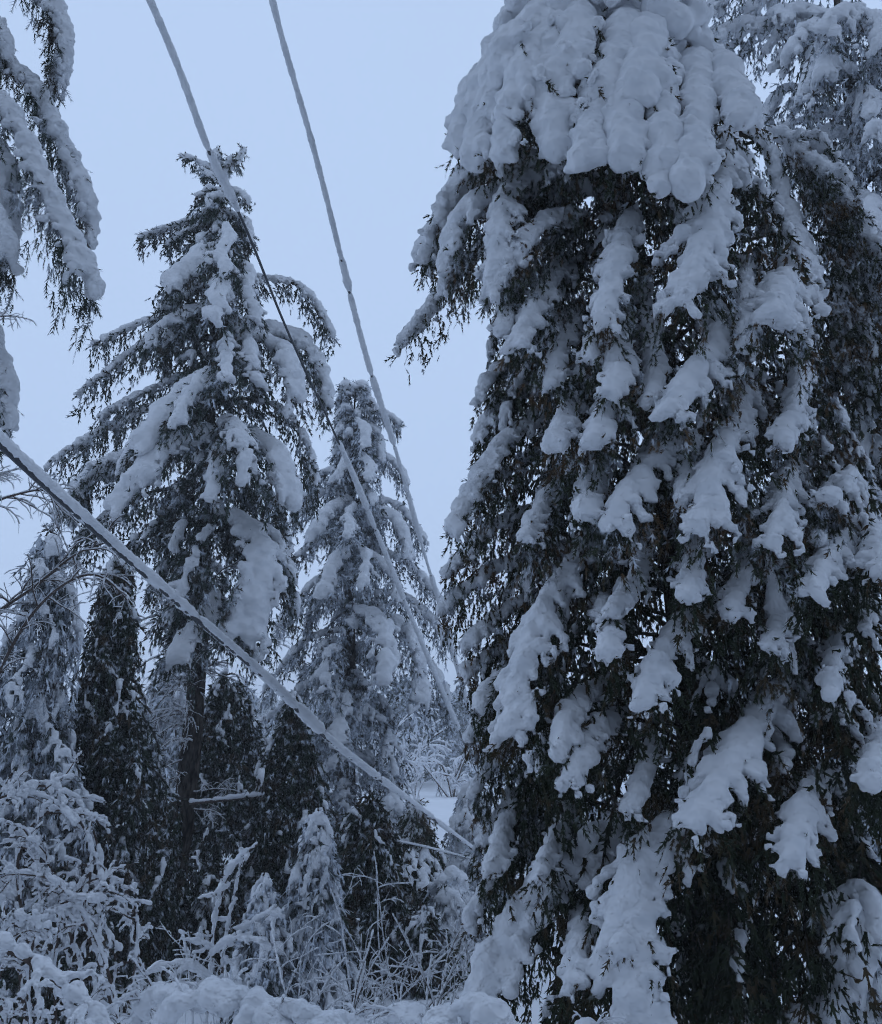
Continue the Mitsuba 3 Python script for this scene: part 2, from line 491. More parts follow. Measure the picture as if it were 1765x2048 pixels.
def snowy_cane(parent, name, lines, rs, rng, cell, wood="twig_bark", bare=0.33):
    key = part(parent, name, join([tube(q, r, 5) for q, r in lines]), wood, 60)
    k = part(key, "snow", lumps_on(lines, rs, rng, cell, bare), "snow_mat", True)
    labels[k] = {"label": "crusts and lumps of snow along the twigs", "kind": "stuff"}
    return key


def bush(parent, name, lines, rs, rng, wood="twig_bark", sides=6, snow="snow_mat", gap=0.1, cut=5):
    key = part(parent, name, join([tube(q, r, cut) for q, r in lines]), wood, 60)
    part(key, "snow", snow_on(lines, rs, rng, sides, gap), snow, True)
    return key
# ------------------------------------------------------------------ the big cedar on the right
rng = np.random.default_rng(11)
big = Conifer("cedar", "huge drooping cedar on the right, its bent top capped by a thick dome of snow", 1420, 1700, 8.2, -0.4, 10.5,
              [(-1, 2.5), (1, 2.4), (3, 2.3), (5, 2.15), (7, 1.9), (8, 1.75), (9, 1.6), (10, 1.3), (10.6, 0.9)], r0=0.2, lean=(-0.75, -0.4))
HEAVY = dict(snow=0.048, cover=0.95, bare=0.14, n_tw=22, holes=0.22, fwd=1.0, dens=1.4, under=0.2, leaf=(0.085, 0.015), frag=3, cell=0.028, poke=0.12, thin=2)
for px, w in [
    ([(1250, 60), (1020, 90), (938, 270)], 60), ([(1250, 70), (990, 130), (930, 310)], 55),
    ([(1260, 40), (1110, 30), (1010, 160)], 70), ([(1260, 40), (1170, 30), (1100, 190)], 70), ([(1270, 40), (1240, 60), (1190, 200)], 70), ([(1290, 50), (1290, 70), (1270, 200)], 60),
    ([(1300, 60), (1080, 60), (950, 320)], 75), ([(1300, 50), (1130, 45), (1010, 320)], 75), ([(1310, 60), (1190, 60), (1090, 310)], 75),
    ([(1310, 70), (1240, 90), (1170, 320)], 70), ([(1320, 80), (1290, 110), (1245, 320)], 60), ([(1330, 90), (1340, 150), (1310, 380)], 50),
    ([(1345, 90), (1400, 150), (1370, 380)], 45), ([(1350, 90), (1440, 130), (1480, 240)], 60)]:
    big.bough(px, w, rng, **{**HEAVY, "snow": 0.066, "n_tw": 13, "holes": 0.25, "cell": 0.028, "bulge": 0.28, "wobble": 1.7, "fan": 1.3}, rise=0.0)
for px, w, kw in [
    ([(1130, 330), (930, 365), (850, 500)], 70, dict(snow=.075)), ([(1130, 360), (990, 400), (900, 540)], 60, dict(snow=.065)), ([(1160, 380), (940, 520), (800, 685)], 32, {}), ([(1150, 350), (1030, 370), (990, 560)], 55, {}),
    ([(1160, 430), (1080, 450), (990, 590)], 45, {}),
    ([(1270, 430), (1235, 500), (1215, 640)], 50, {}), ([(1250, 640), (1240, 690), (1215, 790)], 42, {}), ([(1240, 770), (1220, 800), (1190, 880)], 48, {}),
    ([(1450, 270), (1440, 400), (1365, 600)], 90, dict(snow=.06)), ([(1530, 280), (1570, 430), (1550, 640)], 95, dict(snow=.06)), ([(1580, 270), (1660, 390), (1750, 530)], 75, dict(snow=.06)), ([(1590, 280), (1640, 310), (1700, 400)], 60, {}),
    ([(1130, 520), (1080, 590), (1040, 690)], 45, {}), ([(1080, 540), (1030, 600), (1005, 660)], 26, {}),
    ([(1440, 610), (1410, 700), (1345, 820)], 65, {}), ([(1340, 830), (1295, 920), (1245, 1060)], 70, {}), ([(1490, 740), (1460, 870), (1400, 1060)], 65, {}),
    ([(1150, 790), (1135, 830), (1110, 890)], 42, {}), ([(1100, 820), (1000, 900), (915, 1060)], 50, {}), ([(1210, 900), (1190, 960), (1170, 1030)], 40, {}),
    ([(1590, 930), (1570, 1000), (1540, 1090)], 60, dict(cover=.8)), ([(1670, 1050), (1660, 1110), (1640, 1180)], 50, dict(cover=.8)),
    ([(1740, 740), (1735, 900), (1750, 1150)], 75, {}),
    ([(1200, 1060), (1100, 1200), (1030, 1460)], 80, {}), ([(1220, 1190), (1215, 1240), (1210, 1300)], 30, {}),
    ([(1420, 1180), (1350, 1290), (1285, 1410)], 48, {}), ([(1410, 1060), (1390, 1120), (1375, 1200)], 35, dict(cover=.7)),
    ([(1210, 1360), (1160, 1420), (1120, 1510)], 38, {}), ([(1250, 1430), (1190, 1470), (1140, 1560)], 40, {}),
    ([(1620, 1310), (1480, 1500), (1390, 1650)], 85, dict(cover=.9, snow=.056)), ([(1480, 1540), (1340, 1720), (1265, 2040)], 100, dict(cover=.9, snow=.06)),
    ([(1660, 1540), (1620, 1610), (1590, 1720)], 75, dict(cover=.75)), ([(1760, 1440), (1750, 1500), (1735, 1570)], 50, dict(cover=.7)),
    ([(1320, 1610), (1170, 1700), (1040, 1830), (940, 2040)], 80, dict(snow=.065)), ([(1170, 1810), (1165, 1870), (1150, 1970)], 40, {}), ([(1260, 1790), (1260, 1840), (1250, 1900)], 30, dict(cover=.6))]:
    big.bough(px, w * 1.2, rng, **{**HEAVY, 'mat': 'dusted_cedar' if px[-1][1] < 1150 else 'cedar_needles', **kw})
for px, w, c in [([(1160, 620), (1130, 700), (1100, 770)], 45, .9), ([(1320, 640), (1310, 720), (1290, 800)], 45, .9), ([(1500, 520), (1500, 600), (1480, 690)], 45, .9), ([(1590, 700), (1590, 790), (1570, 880)], 50, .85),
                 ([(1650, 820), (1660, 900), (1650, 1000)], 45, .8), ([(1120, 930), (1090, 1000), (1050, 1080)], 45, .9), ([(1290, 1080), (1270, 1140), (1230, 1230)], 40, .85), ([(1500, 1080), (1490, 1150), (1460, 1240)], 45, .7),
                 ([(1560, 1170), (1560, 1230), (1540, 1300)], 40, .65), ([(1310, 1480), (1290, 1540), (1260, 1620)], 40, .65), ([(1060, 1560), (1020, 1640), (985, 1740)], 40, .85), ([(1150, 1600), (1110, 1680), (1080, 1760)], 36, .7),
                 ([(1670, 1230), (1680, 1300), (1660, 1390)], 45, .7), ([(1230, 600), (1200, 660), (1180, 720)], 36, .85), ([(1400, 860), (1380, 930), (1360, 1010)], 40, .8), ([(1070, 1280), (1010, 1340), (965, 1420)], 36, .85)]:
    big.bough(px, w, rng, fr=[0.45, 0.72, 0.92], **{**HEAVY, "cover": c, "snow": 0.044, "n_tw": 18, "cell": 0.03, "mat": "dusted_cedar" if px[-1][1] < 1150 else "cedar_needles"})
LIGHT = dict(mat='dusted_cedar', snow=0.04, cover=0.7, bare=0.2, hang=0.8, dens=1.9, cell=0.028, n_tw=16, leaf=(0.08, 0.016), frag=1, thin=2)
for px, w in [
    ([(1110, 680), (1020, 720), (960, 790)], 45), ([(1110, 760), (1010, 800), (955, 880)], 45), ([(1110, 1010), (980, 1060), (890, 1150)], 45), ([(1120, 1090), (990, 1140), (885, 1220)], 45),
    ([(1120, 1180), (1010, 1220), (935, 1290)], 45), ([(1110, 1260), (1000, 1300), (930, 1350)], 45), ([(1100, 1340), (1000, 1400), (945, 1480)], 45),
    ([(1110, 1430), (1010, 1500), (945, 1590)], 45), ([(1110, 1520), (1010, 1600), (945, 1700)], 50), ([(1110, 1640), (1010, 1720), (950, 1840)], 50),
    ([(1030, 940), (970, 960), (945, 1010)], 30)]:
    big.bough(px, w, rng, front=0.35, **LIGHT)
INNER = dict(snow=0.034, holes=0.40, frag=1, s0=0.2, n_tw=10, hang=0.9, cell=0.044, n_leaf=2, dens=1.4, under=0.3, leaf=(0.12, 0.028), thin=3, sides=5, back=dict(cover=0.3, snow=0.06, frag=0, n_tw=5, cell=0.075, dens=0.5))
big.whorls(0.2, 4.4, 0.3, 4, rng, 0.34, cover=0.26, **INNER)
big.whorls(4.4, 9.3, 0.3, 4, rng, 0.34, cover=0.62, mat="dusted_cedar", **INNER)
for px in [[(1440, 1650), (1460, 1750), (1450, 1900)], [(1480, 1750), (1500, 1850), (1500, 2000)], [(1560, 1700), (1600, 1800), (1620, 1940)], [(1400, 1480), (1400, 1560), (1385, 1660)], [(1700, 1650), (1720, 1750), (1700, 1880)],
           [(1540, 1430), (1550, 1500), (1530, 1600)], [(1360, 1800), (1350, 1880), (1340, 1990)], [(1400, 1300), (1420, 1380), (1420, 1480)], [(1690, 1300), (1700, 1380), (1690, 1500)],
           [(1640, 470), (1690, 560), (1720, 690)], [(1690, 480), (1740, 540), (1775, 680)], [(1650, 560), (1680, 640), (1690, 760)], [(1700, 650), (1740, 720), (1780, 800)], [(1680, 1000), (1720, 1100), (1730, 1260)], [(1660, 760), (1690, 850), (1690, 980)],
           [(1720, 850), (1760, 930), (1790, 1060)], [(1640, 880), (1650, 960), (1640, 1080)]]:
    big.bough(px, 95, rng, fr=[0.4, 0.65, 0.85], mat="dusted_cedar" if px[2][1] < 1100 else "cedar_needles", snow=0.04, cover=0.5 if px[2][1] < 1100 else 0.18, holes=0.36, hang=0.9, n_tw=13, dens=1.4, under=0.3, n_leaf=2, leaf=(0.11, 0.025), thin=2)
# the cap on the bent top: rounded cushions settled over one another
C = at(1215, 175, 8.0)
balls = []
while len(balls) < 330:
    d = unit(rng.normal(0, 1, 3))
    front = d[1] < -0.25
    edge = (-0.42 if front else 0.05) + 0.5 * (meshkit.noise(d * 2.6, 4) - 0.5)
    if d[2] < edge or (abs(d[0]) > 0.6 and d[2] < 0.2) or d[0] > 0.55 or (d[0] > 0.2 and d[2] > 0.75):
        continue
    r = rng.uniform(0.15, 0.25) if len(balls) < 110 else rng.uniform(0.07, 0.15)
    balls.append((*(C + d * np.array([1.16, 1.60, 0.88]) * rng.uniform(0.93, 1.05)), r))
for m in pieces(blob_mesh(balls, 0.028, 0.3, 0.7, 8)):
    part(big.key, "snow_cap", m, "snow_mat", True)
del scene["cedar__branch_207__snow"]  # that bough has shed its snow
# ------------------------------------------------------------------ the tall fir on the left
rng = np.random.default_rng(23)
fir = Conifer("fir", "tall snowy fir on the left, bare lower trunk, its tip crossed by a cable", 368, 1800, 17.7, 0.0, 15.3,
              [(0, 1.2), (4, 1.4), (5.5, 1.9), (7, 2.5), (8.3, 3.0), (11, 2.4), (13.2, 1.7), (14.2, 0.9), (15.3, 0.35)], r0=0.215, foot=-0.28, lean=(-0.18, 0))
FIR = dict(mat="fir_needles", leaf=(0.17, 0.036), n_leaf=2, cell=0.086, n_tw=13, wood=0.045, under=0.16, snow=0.07, bare=0.2, dens=1.3, frag=1, thin=2, poke=0.15)
# the sparse tip
for px, w in [([(440, 330), (434, 300)], 5), ([(445, 350), (400, 325), (360, 310)], 10), ([(448, 345), (470, 325), (488, 296)], 9), ([(448, 360), (455, 325), (462, 312)], 7),
              ([(445, 385), (420, 378), (394, 393)], 9), ([(450, 375), (478, 385), (494, 405)], 12), ([(445, 400), (425, 405), (410, 425)], 14), ([(440, 365), (420, 350), (402, 338)], 8),
              ([(450, 420), (440, 440), (430, 460)], 20), ([(455, 425), (490, 440), (500, 480)], 20)]:
    fir.bough(px, w, rng, front=0.3, rise=-0.3, **{**FIR, "snow": 0.05, "cell": 0.03, "n_tw": 6, "cover": 0.8, "under": 0.08, "wood": 0.022, "leaf": (0.15, 0.03)})
for px, w, fr, kw in [
    ([(435, 425), (360, 445), (278, 480)], 14, 0, {}), ([(440, 440), (390, 455), (335, 490)], 16, 0, {}), ([(455, 450), (450, 490), (455, 540)], 40, 1, {}),
    ([(450, 505), (390, 515), (335, 570)], 48, .6, dict(snow=.11)), ([(430, 560), (370, 590), (325, 610)], 34, .3, {}),
    ([(470, 545), (440, 570), (430, 640)], 42, 1, dict(snow=.1)), ([(480, 530), (500, 560), (510, 640)], 36, .6, {}),
    ([(490, 555), (590, 565), (665, 668)], 30, 0, dict(hang=.9)), ([(430, 610), (300, 640), (186, 690)], 24, 0, dict(hang=.8)), ([(440, 610), (370, 620), (310, 685)], 34, .5, {}),
    ([(430, 680), (280, 690), (158, 786)], 32, 0, dict(hang=.8)), ([(470, 660), (560, 690), (590, 800)], 62, .5, dict(snow=.11)), ([(480, 650), (610, 685), (652, 795)], 52, 0, dict(snow=.11, hang=.9)),
    ([(470, 650), (500, 700), (525, 770)], 45, .8, {}), ([(450, 640), (455, 700), (450, 760)], 40, 1, dict(cover=.6)),
    ([(430, 730), (340, 760), (200, 832)], 34, 0, dict(hang=.8)), ([(430, 745), (400, 760), (345, 850)], 40, .9, {}), ([(430, 765), (370, 780), (280, 885)], 62, .8, dict(snow=.12)),
    ([(430, 820), (240, 830), (98, 935)], 42, 0, dict(hang=.9)), ([(400, 840), (300, 850), (240, 940)], 36, .4, {}),
    ([(420, 870), (340, 890), (235, 1005)], 70, .9, dict(snow=.12)), ([(350, 900), (230, 920), (130, 1025)], 60, .2, dict(snow=.11)),
    ([(440, 840), (480, 860), (490, 960)], 60, 1, {}), ([(440, 880), (430, 920), (425, 1000)], 34, 1, {}), ([(490, 795), (580, 830), (632, 960)], 45, 0, dict(cover=.7, hang=1.0)),
    ([(490, 870), (550, 900), (580, 1010)], 70, .7, dict(snow=.11)), ([(490, 930), (550, 1000), (575, 1110)], 60, .2, dict(cover=.4, hang=1.0)),
    ([(480, 1040), (520, 1100), (490, 1250)], 90, 1, dict(snow=.115, n_tw=16, holes=.15, wood=.03, wobble=0.2, cell=.06)), ([(480, 1030), (550, 1080), (590, 1220)], 60, .5, dict(cover=.6)),
    ([(400, 970), (260, 1000), (150, 1080)], 60, 0, dict(cover=.5, hang=.9)), ([(400, 1040), (290, 1060), (210, 1150)], 70, .3, dict(cover=.3, hang=1)), ([(420, 1060), (390, 1100), (360, 1210)], 60, .9, dict(cover=.25)),
    ([(430, 1190), (400, 1240), (360, 1320)], 62, 1, dict(snow=.08)), ([(440, 1200), (480, 1240), (510, 1310)], 45, .6, dict(cover=.4))]:
    fir.bough(px, w, rng, front=fr, **{**FIR, "cover": 0.92, **({"snow": 0.052, "n_tw": 17, "cell": 0.062} if fr <= 0.2 else {}), **kw})
fir.whorls(5.2, 14.0, 0.5, 3, rng, 0.40, reach=(0.25, 0.46), drop=0.55, lift=0.2, back=dict(n_tw=6, dens=0.8, cover=0.3), **{**FIR, "cover": 0.2, "cell": 0.075, "s0": 0.15, "dens": 1.3})
# the rimed dead twigs under the crown
for zz in np.r_[np.arange(1.6, 3.4, 0.3), np.arange(3.4, 6.0, 0.1)]:
    a = rng.uniform(0, 6.28) if zz < 3.4 else rng.uniform(2.2, 7.2)
    L = rng.uniform(0.8, 1.7) * (0.5 + 0.12 * zz)
    ax, ay = fir.ax(zz)
    bush(fir.key, "dead_branch", shoots((ax, ay, zz), (math.cos(a), math.sin(a), 0.15), L, 0.016, 2, rng, 6, 0.4, 0.5, 0.16, 0.9), 0.013, rng, snow="far_snow_mat", sides=3, cut=3)
P = [at(380, 1607, 17.5), at(450, 1600, 17.0), at(525, 1592, 16.4)]
bush(fir.key, "dead_branch", [(curve(P, 12), np.linspace(0.035, 0.02, 12))], 0.035, rng)

# ------------------------------------------------------------------ the second, shorter fir
rng = np.random.default_rng(31)
firb = Conifer("fir", "shorter pointed fir right of the tall one, behind the two thin cables", 690, 1650, 24.0, -0.3, 12.6,
               [(-1, 2.4), (2, 2.7), (4, 2.7), (6.8, 2.4), (8.4, 1.95), (9.6, 1.4), (11.3, 0.65), (12.2, 0.3), (12.6, 0.15)], r0=0.27)
FB = dict(mat="rime_needles", leaf=(0.2, 0.043), n_leaf=2, cell=0.07, n_tw=13, wood=0.045, under=0.15, poke=0.15, snow=0.065, cover=0.85, bare=0.2, frag=1, dens=1.2, thin=2, sides=5)
for px, w, fr, kw in [
    ([(705, 775), (690, 765), (684, 790)], 14, .5, dict(snow=.06)), ([(710, 775), (725, 765), (735, 785)], 14, .5, dict(snow=.06)), ([(705, 790), (690, 790), (676, 805)], 14, .3, dict(snow=.06)),
    ([(712, 800), (735, 795), (750, 820)], 16, .3, dict(snow=.06)), ([(705, 820), (690, 815), (678, 835)], 16, .3, {}), ([(715, 825), (770, 825), (800, 850)], 14, 0, {}), ([(705, 840), (690, 845), (672, 870)], 18, .4, {}),
    ([(712, 840), (725, 850), (735, 890)], 24, .9, {}), ([(718, 850), (750, 860), (765, 920)], 20, .4, {}), ([(705, 870), (690, 880), (668, 905)], 18, .3, {}), ([(700, 900), (690, 920), (665, 960)], 26, .5, {}),
    ([(720, 910), (780, 915), (815, 965)], 20, 0, dict(hang=.9)), ([(715, 890), (735, 920), (740, 960)], 24, .9, {}), ([(705, 935), (650, 945), (598, 985)], 26, .2, {}),
    ([(705, 970), (640, 990), (585, 1040)], 28, .2, {}), ([(715, 950), (740, 980), (745, 1010)], 22, .8, {}), ([(700, 1000), (660, 1020), (620, 1080)], 26, .7, dict(snow=.1)),
    ([(715, 1005), (770, 1000), (852, 1075)], 26, 0, dict(hang=.9)), ([(720, 1020), (780, 1030), (815, 1110)], 40, .6, dict(snow=.1)), ([(710, 1010), (700, 1040), (690, 1075)], 24, 1, {}),
    ([(705, 1060), (640, 1070), (560, 1140)], 32, .2, {}), ([(705, 1090), (680, 1110), (640, 1190)], 32, .9, dict(snow=.1)), ([(715, 1090), (730, 1110), (720, 1175)], 24, 1, {}),
    ([(720, 1090), (800, 1120), (885, 1200)], 30, 0, dict(hang=.9)), ([(725, 1100), (770, 1130), (800, 1200)], 34, .7, {}), ([(700, 1150), (620, 1170), (560, 1250)], 34, .3, {}),
    ([(720, 1190), (800, 1190), (900, 1280)], 34, 0, dict(hang=.9)), ([(720, 1220), (765, 1250), (770, 1370)], 52, .9, dict(snow=.11)), ([(740, 1225), (820, 1270), (850, 1400)], 55, .5, dict(snow=.11, hang=.9)),
    ([(740, 1230), (840, 1290), (895, 1415)], 40, 0, dict(cover=.5, hang=1)), ([(690, 1260), (610, 1280), (530, 1380)], 44, .2, dict(cover=.6)), ([(690, 1300), (660, 1310), (640, 1380)], 40, .8, dict(cover=.6)),
    ([(690, 1360), (600, 1380), (510, 1450)], 34, .2, {}), ([(700, 1380), (690, 1430), (660, 1500)], 44, .8, {}), ([(705, 1400), (760, 1440), (790, 1540)], 50, .4, dict(cover=.35)),
    ([(690, 1500), (640, 1550), (610, 1640)], 44, .7, {}), ([(700, 1500), (770, 1560), (810, 1660)], 44, .3, dict(cover=.4)), ([(690, 1600), (720, 1640), (740, 1720)], 50, .6, dict(cover=.4))]:
    firb.bough(px, w, rng, front=fr, **{**FB, **kw})
firb.whorls(0.5, 11.6, 0.55, 3, rng, 0.38, reach=(0.25, 0.48), drop=0.5, lift=0.15, back=dict(n_tw=6, dens=0.8, cover=0.4), **{**FB, "cover": 0.25, "cell": 0.09, "s0": 0.15})

# ------------------------------------------------------------------ the near pine whose boughs hang in from the left edge
rng = np.random.default_rng(41)
pine = Conifer("pine", "near pine at the left edge, only its drooping snowy bough tips reaching into view", -420, 900, 5.6, -0.2, 9.5, [(-1, 0.4), (9, 0.4)], r0=0.16)
PN = dict(mat="fir_needles", leaf=(0.075, 0.008), n_leaf=4, cell=0.017, n_tw=20, wood=0.014, under=0.09, snow=0.040, cover=0.95, s0=0.3, dens=2.0, hang=1.4, frag=3, bare=0.16, poke=0.1)
for px, w, kw in [
    ([(-160, 60), (10, 115), (70, 170), (125, 290), (172, 390), (178, 470)], 52, dict(dy=.3)), ([(-170, 150), (-20, 195), (50, 280), (100, 380), (145, 460), (195, 570)], 62, dict(dy=-.2, n_tw=18, snow=.04)),
    ([(-160, 250), (-60, 270), (0, 340), (30, 470)], 60, dict(dy=-.1)), ([(-150, 330), (-50, 350), (-10, 420), (20, 500)], 50, dict(dy=-.3)),
    ([(-60, -140), (60, -60), (100, 0), (128, 100), (108, 170)], 34, dict(dy=.3)), ([(-160, 20), (-40, 30), (5, 70), (14, 110)], 24, dict(dy=.1)),
    ([(-160, 640), (-40, 680), (15, 750), (22, 800), (12, 855)], 34, dict(dy=.2)), ([(-160, 560), (-60, 600), (-20, 660), (-10, 740)], 30, dict(dy=.2))]:
    pine.bough(px, w * 1.1, rng, front=0.0, **{**PN, **kw})

# ------------------------------------------------------------------ the tree behind the cedar, top right
rng = np.random.default_rng(43)
spruce = Conifer("spruce", "frosted tree in the top right corner, its dark trunk showing behind the big cedar", 1735, 500, 12.5, -0.5, 16.5, [(-1, 3.0), (8, 2.6), (11, 2.4), (13, 2.0), (16.5, 0.3)], r0=0.26)
SP = dict(mat="rime_needles", leaf=(0.16, 0.029), n_leaf=2, cell=0.074, n_tw=12, wood=0.035, under=0.3, snow=0.07, cover=0.85, hang=1.0, dens=0.85, thin=2, frag=1)
for px, w, fr, kw in [
    ([(1700, 140), (1600, 85), (1490, 50), (1410, 80)], 60, .3, dict(snow=.08, n_tw=16)), ([(1710, 110), (1650, 90), (1610, 130), (1600, 190)], 50, .7, {}), ([(1710, 60), (1620, 20), (1530, 30)], 45, .3, {}),
    ([(1720, 20), (1690, 20), (1650, 60)], 50, .9, {}), ([(1725, 30), (1750, 40), (1760, 90)], 50, .8, {}), ([(1720, -40), (1600, -40), (1490, 20)], 45, 0, {}), ([(1700, -120), (1560, -100), (1440, -10), (1400, 70)], 60, -.2, dict(n_tw=15)),
    ([(1660, -140), (1500, -130), (1380, -40), (1340, 20)], 45, -.4, {}), ([(1715, 150), (1660, 120), (1640, 150)], 36, .8, {}), ([(1720, 235), (1640, 228), (1570, 260)], 26, 0, dict(cover=.25)),
    ([(1720, 275), (1660, 265), (1600, 300)], 34, .4, {}), ([(1725, 300), (1680, 310), (1650, 350)], 40, .6, dict(cover=.5)), ([(1725, 330), (1760, 300), (1800, 320)], 40, .2, {}), ([(1730, 130), (1765, 120), (1800, 160)], 40, .5, {}),
    ([(1735, 405), (1700, 400), (1670, 450)], 46, .8, {}), ([(1740, 410), (1750, 420), (1760, 490)], 46, 1, {}), ([(1725, 180), (1740, 200), (1755, 260)], 36, .8, dict(cover=.4))]:
    spruce.bough(px, w, rng, front=fr, **{**SP, **kw})
spruce.whorls(6.5, 13.5, 0.55, 3, rng, 0.45, reach=(0.4, 0.8), drop=0.5, lift=0.1, back=dict(n_tw=6, cover=0.4), **{**SP, "cover": 0.35, "cell": 0.05, "s0": 0.2})

# ------------------------------------------------------------------ three overhead cables in their sleeves of snow
rng = np.random.default_rng(47)


def cable(label, pts, r, sleeves, sag_n=90, off=(0, 0, 1)):
    """pts: (px, py, y); sleeves: (from, to, radius, how far it sits above the wire) along the length"""
    key = thing("overhead_cable", label, "cable", None)
    P = curve([at(*p) for p in pts], 200)
    part(key, "wire", tube(P, r, 7), "rubber", True)
    d = np.r_[0, np.cumsum(np.linalg.norm(np.diff(P, axis=0), axis=1))]
    py = np.array([H_PX / 2 - FOC * ((p - EYE) @ UPV) / ((p - EYE) @ FWD) for p in P])
    for y0, y1, r0, r1, up in sleeves:
        d0, d1 = np.interp([y0, y1], py, d)
        n = max(12, int((d1 - d0) / 0.032))
        x = np.linspace(d0, d1, n)
        q = np.stack([np.interp(x, d, P[:, k]) for k in range(3)], 1)
        rr = np.linspace(r0, r1, n) * (0.82 + 0.3 * meshkit.fbm(np.stack([x * 7, x * 0, x * 0], 1), 3, int(rng.integers(99))) + rng.normal(0, 0.055, n))
        rr *= np.clip(np.minimum(np.arange(n), np.arange(n)[::-1]) / 5.0 + 0.35, 0, 1) ** 0.6
        part(key, "snow", tube(q + np.array([0, 0, 1.0]) * up, rr, 8), "snow_mat", True)
    return key


cable("left thin cable from the top edge, crossing the tall fir's tip", [(240, -140, 5.0), (300, 0, 5.8), (368, 165, 7.0), (432, 335, 8.4), (480, 430, 9.2), (560, 625, 11.0), (680, 890, 14.0), (800, 1180, 18.0), (880, 1370, 22.0), (960, 1560, 27)],
      0.016, [(-100, 300, .027, .036, .006), (300, 405, .040, .062, .02), (404, 425, .05, .03, .01), (885, 1020, 0.042, 0.063, .02), (1020, 1060, .055, .04, .01), (1060, 1200, 0.046, 0.063, .02), (1200, 1460, .045, .07, .01)])
cable("right thin cable from the top edge, hanging in open sky past the shorter fir", [(520, -140, 5.5), (545, 0, 6.2), (620, 270, 8.0), (692, 555, 10.2), (745, 755, 12.2), (790, 895, 14.0), (840, 1075, 16.6), (880, 1210, 19.0), (945, 1440, 24.0), (990, 1580, 28)],
      0.015, [(-100, 520, .026, .032, .006), (515, 585, .040, .055, .02), (585, 750, .038, .042, .008), (752, 890, 0.049, 0.052, .012), (890, 985, .030, .03, .004), (985, 1085, 0.046, 0.050, .012), (1085, 1150, .03, .03, 0), (1150, 1260, 0.050, 0.067, .02), (1260, 1470, 0.050, 0.067, .01)])
cable("thick dark cable slanting down from the left edge, snow lying along its top", [(-120, 770, 3.4), (0, 888, 4.0), (200, 1070, 5.2), (420, 1262, 7.0), (560, 1385, 8.5), (630, 1456, 9.4), (760, 1560, 11.4), (890, 1656, 13.8), (955, 1705, 15.3), (1050, 1775, 17.5)],
      0.019, [(780, 1240, .032, .040, .020), (1240, 1330, .038, .042, .022), (1322, 1420, .042, .045, .022), (1418, 1470, .065, .06, .036), (1470, 1560, .045, .045, .022), (1560, 1640, .045, .035, .02), (1640, 1730, .035, .035, .016)])
cable("thin pale almost level wire low in the gap left of the cedar", [(690, 1668, 19), (800, 1684, 19), (880, 1702, 19), (960, 1722, 19), (1080, 1745, 19)], 0.014, [(1672, 1740, .022, .022, .012)])
# ------------------------------------------------------------------ ground, hill, far wood
rng = np.random.default_rng(53)
gx = np.r_[-1500, -900, -500, -300, -180, -100, np.linspace(-60, 60, 121), 100, 180, 300, 500, 900, 1500]
gy = np.r_[-1500, -600, -250, -100, -50, np.linspace(-20, 80, 101), 95, 120, 150, 200, 260, 330, 420, 600, 900, 1500, 2200]
GX, GY = np.meshgrid(gx, gy, indexing="ij")


def ground_z(x, y):
    p = np.stack([x, y, x * 0], -1)
    near = np.exp(-((y - 10) / 60.0) ** 2)
    return (meshkit.fbm(p / 5.0, 3, 5) - 0.5) * 0.7 * near + (meshkit.fbm(p / 60.0, 2, 6) - 0.5) * 2.0 * (1 - near) - 0.25


GZ = ground_z(GX, GY)
nx, ny = GX.shape
ii, jj = np.meshgrid(np.arange(nx - 1), np.arange(ny - 1), indexing="ij")
Q = np.stack([ii * ny + jj, (ii + 1) * ny + jj, (ii + 1) * ny + jj + 1, ii * ny + jj + 1], -1).reshape(-1, 4)
part(None, "snowy_ground", (np.stack([GX, GY, GZ], -1).reshape(-1, 3), Q), "far_snow_mat", True)
labels["snowy_ground"] = {"label": "snow covered ground under the trees and open field behind", "kind": "structure"}
hx, hy = np.linspace(-420, 420, 85), np.linspace(150, 700, 45)
HX, HY = np.meshgrid(hx, hy, indexing="ij")


def hill_z(x, y):
    p = np.stack([x, y, x * 0], -1)
    return -3 + 15 * np.clip((y - 160) / 190, 0, 1) ** 1.2 * (0.72 + 0.55 * meshkit.noise(p / 150.0, 3)) + 6 * np.clip((y - 330) / 300, 0, 1)


nx, ny = HX.shape
ii, jj = np.meshgrid(np.arange(nx - 1), np.arange(ny - 1), indexing="ij")
Q = np.stack([ii * ny + jj, (ii + 1) * ny + jj, (ii + 1) * ny + jj + 1, ii * ny + jj + 1], -1).reshape(-1, 4)
part(None, "hill", (np.stack([HX, HY, hill_z(HX, HY)], -1).reshape(-1, 3), Q), "far_snow_mat", True)
labels["hill"] = {"label": "low wooded hill fading into the winter haze", "kind": "structure"}
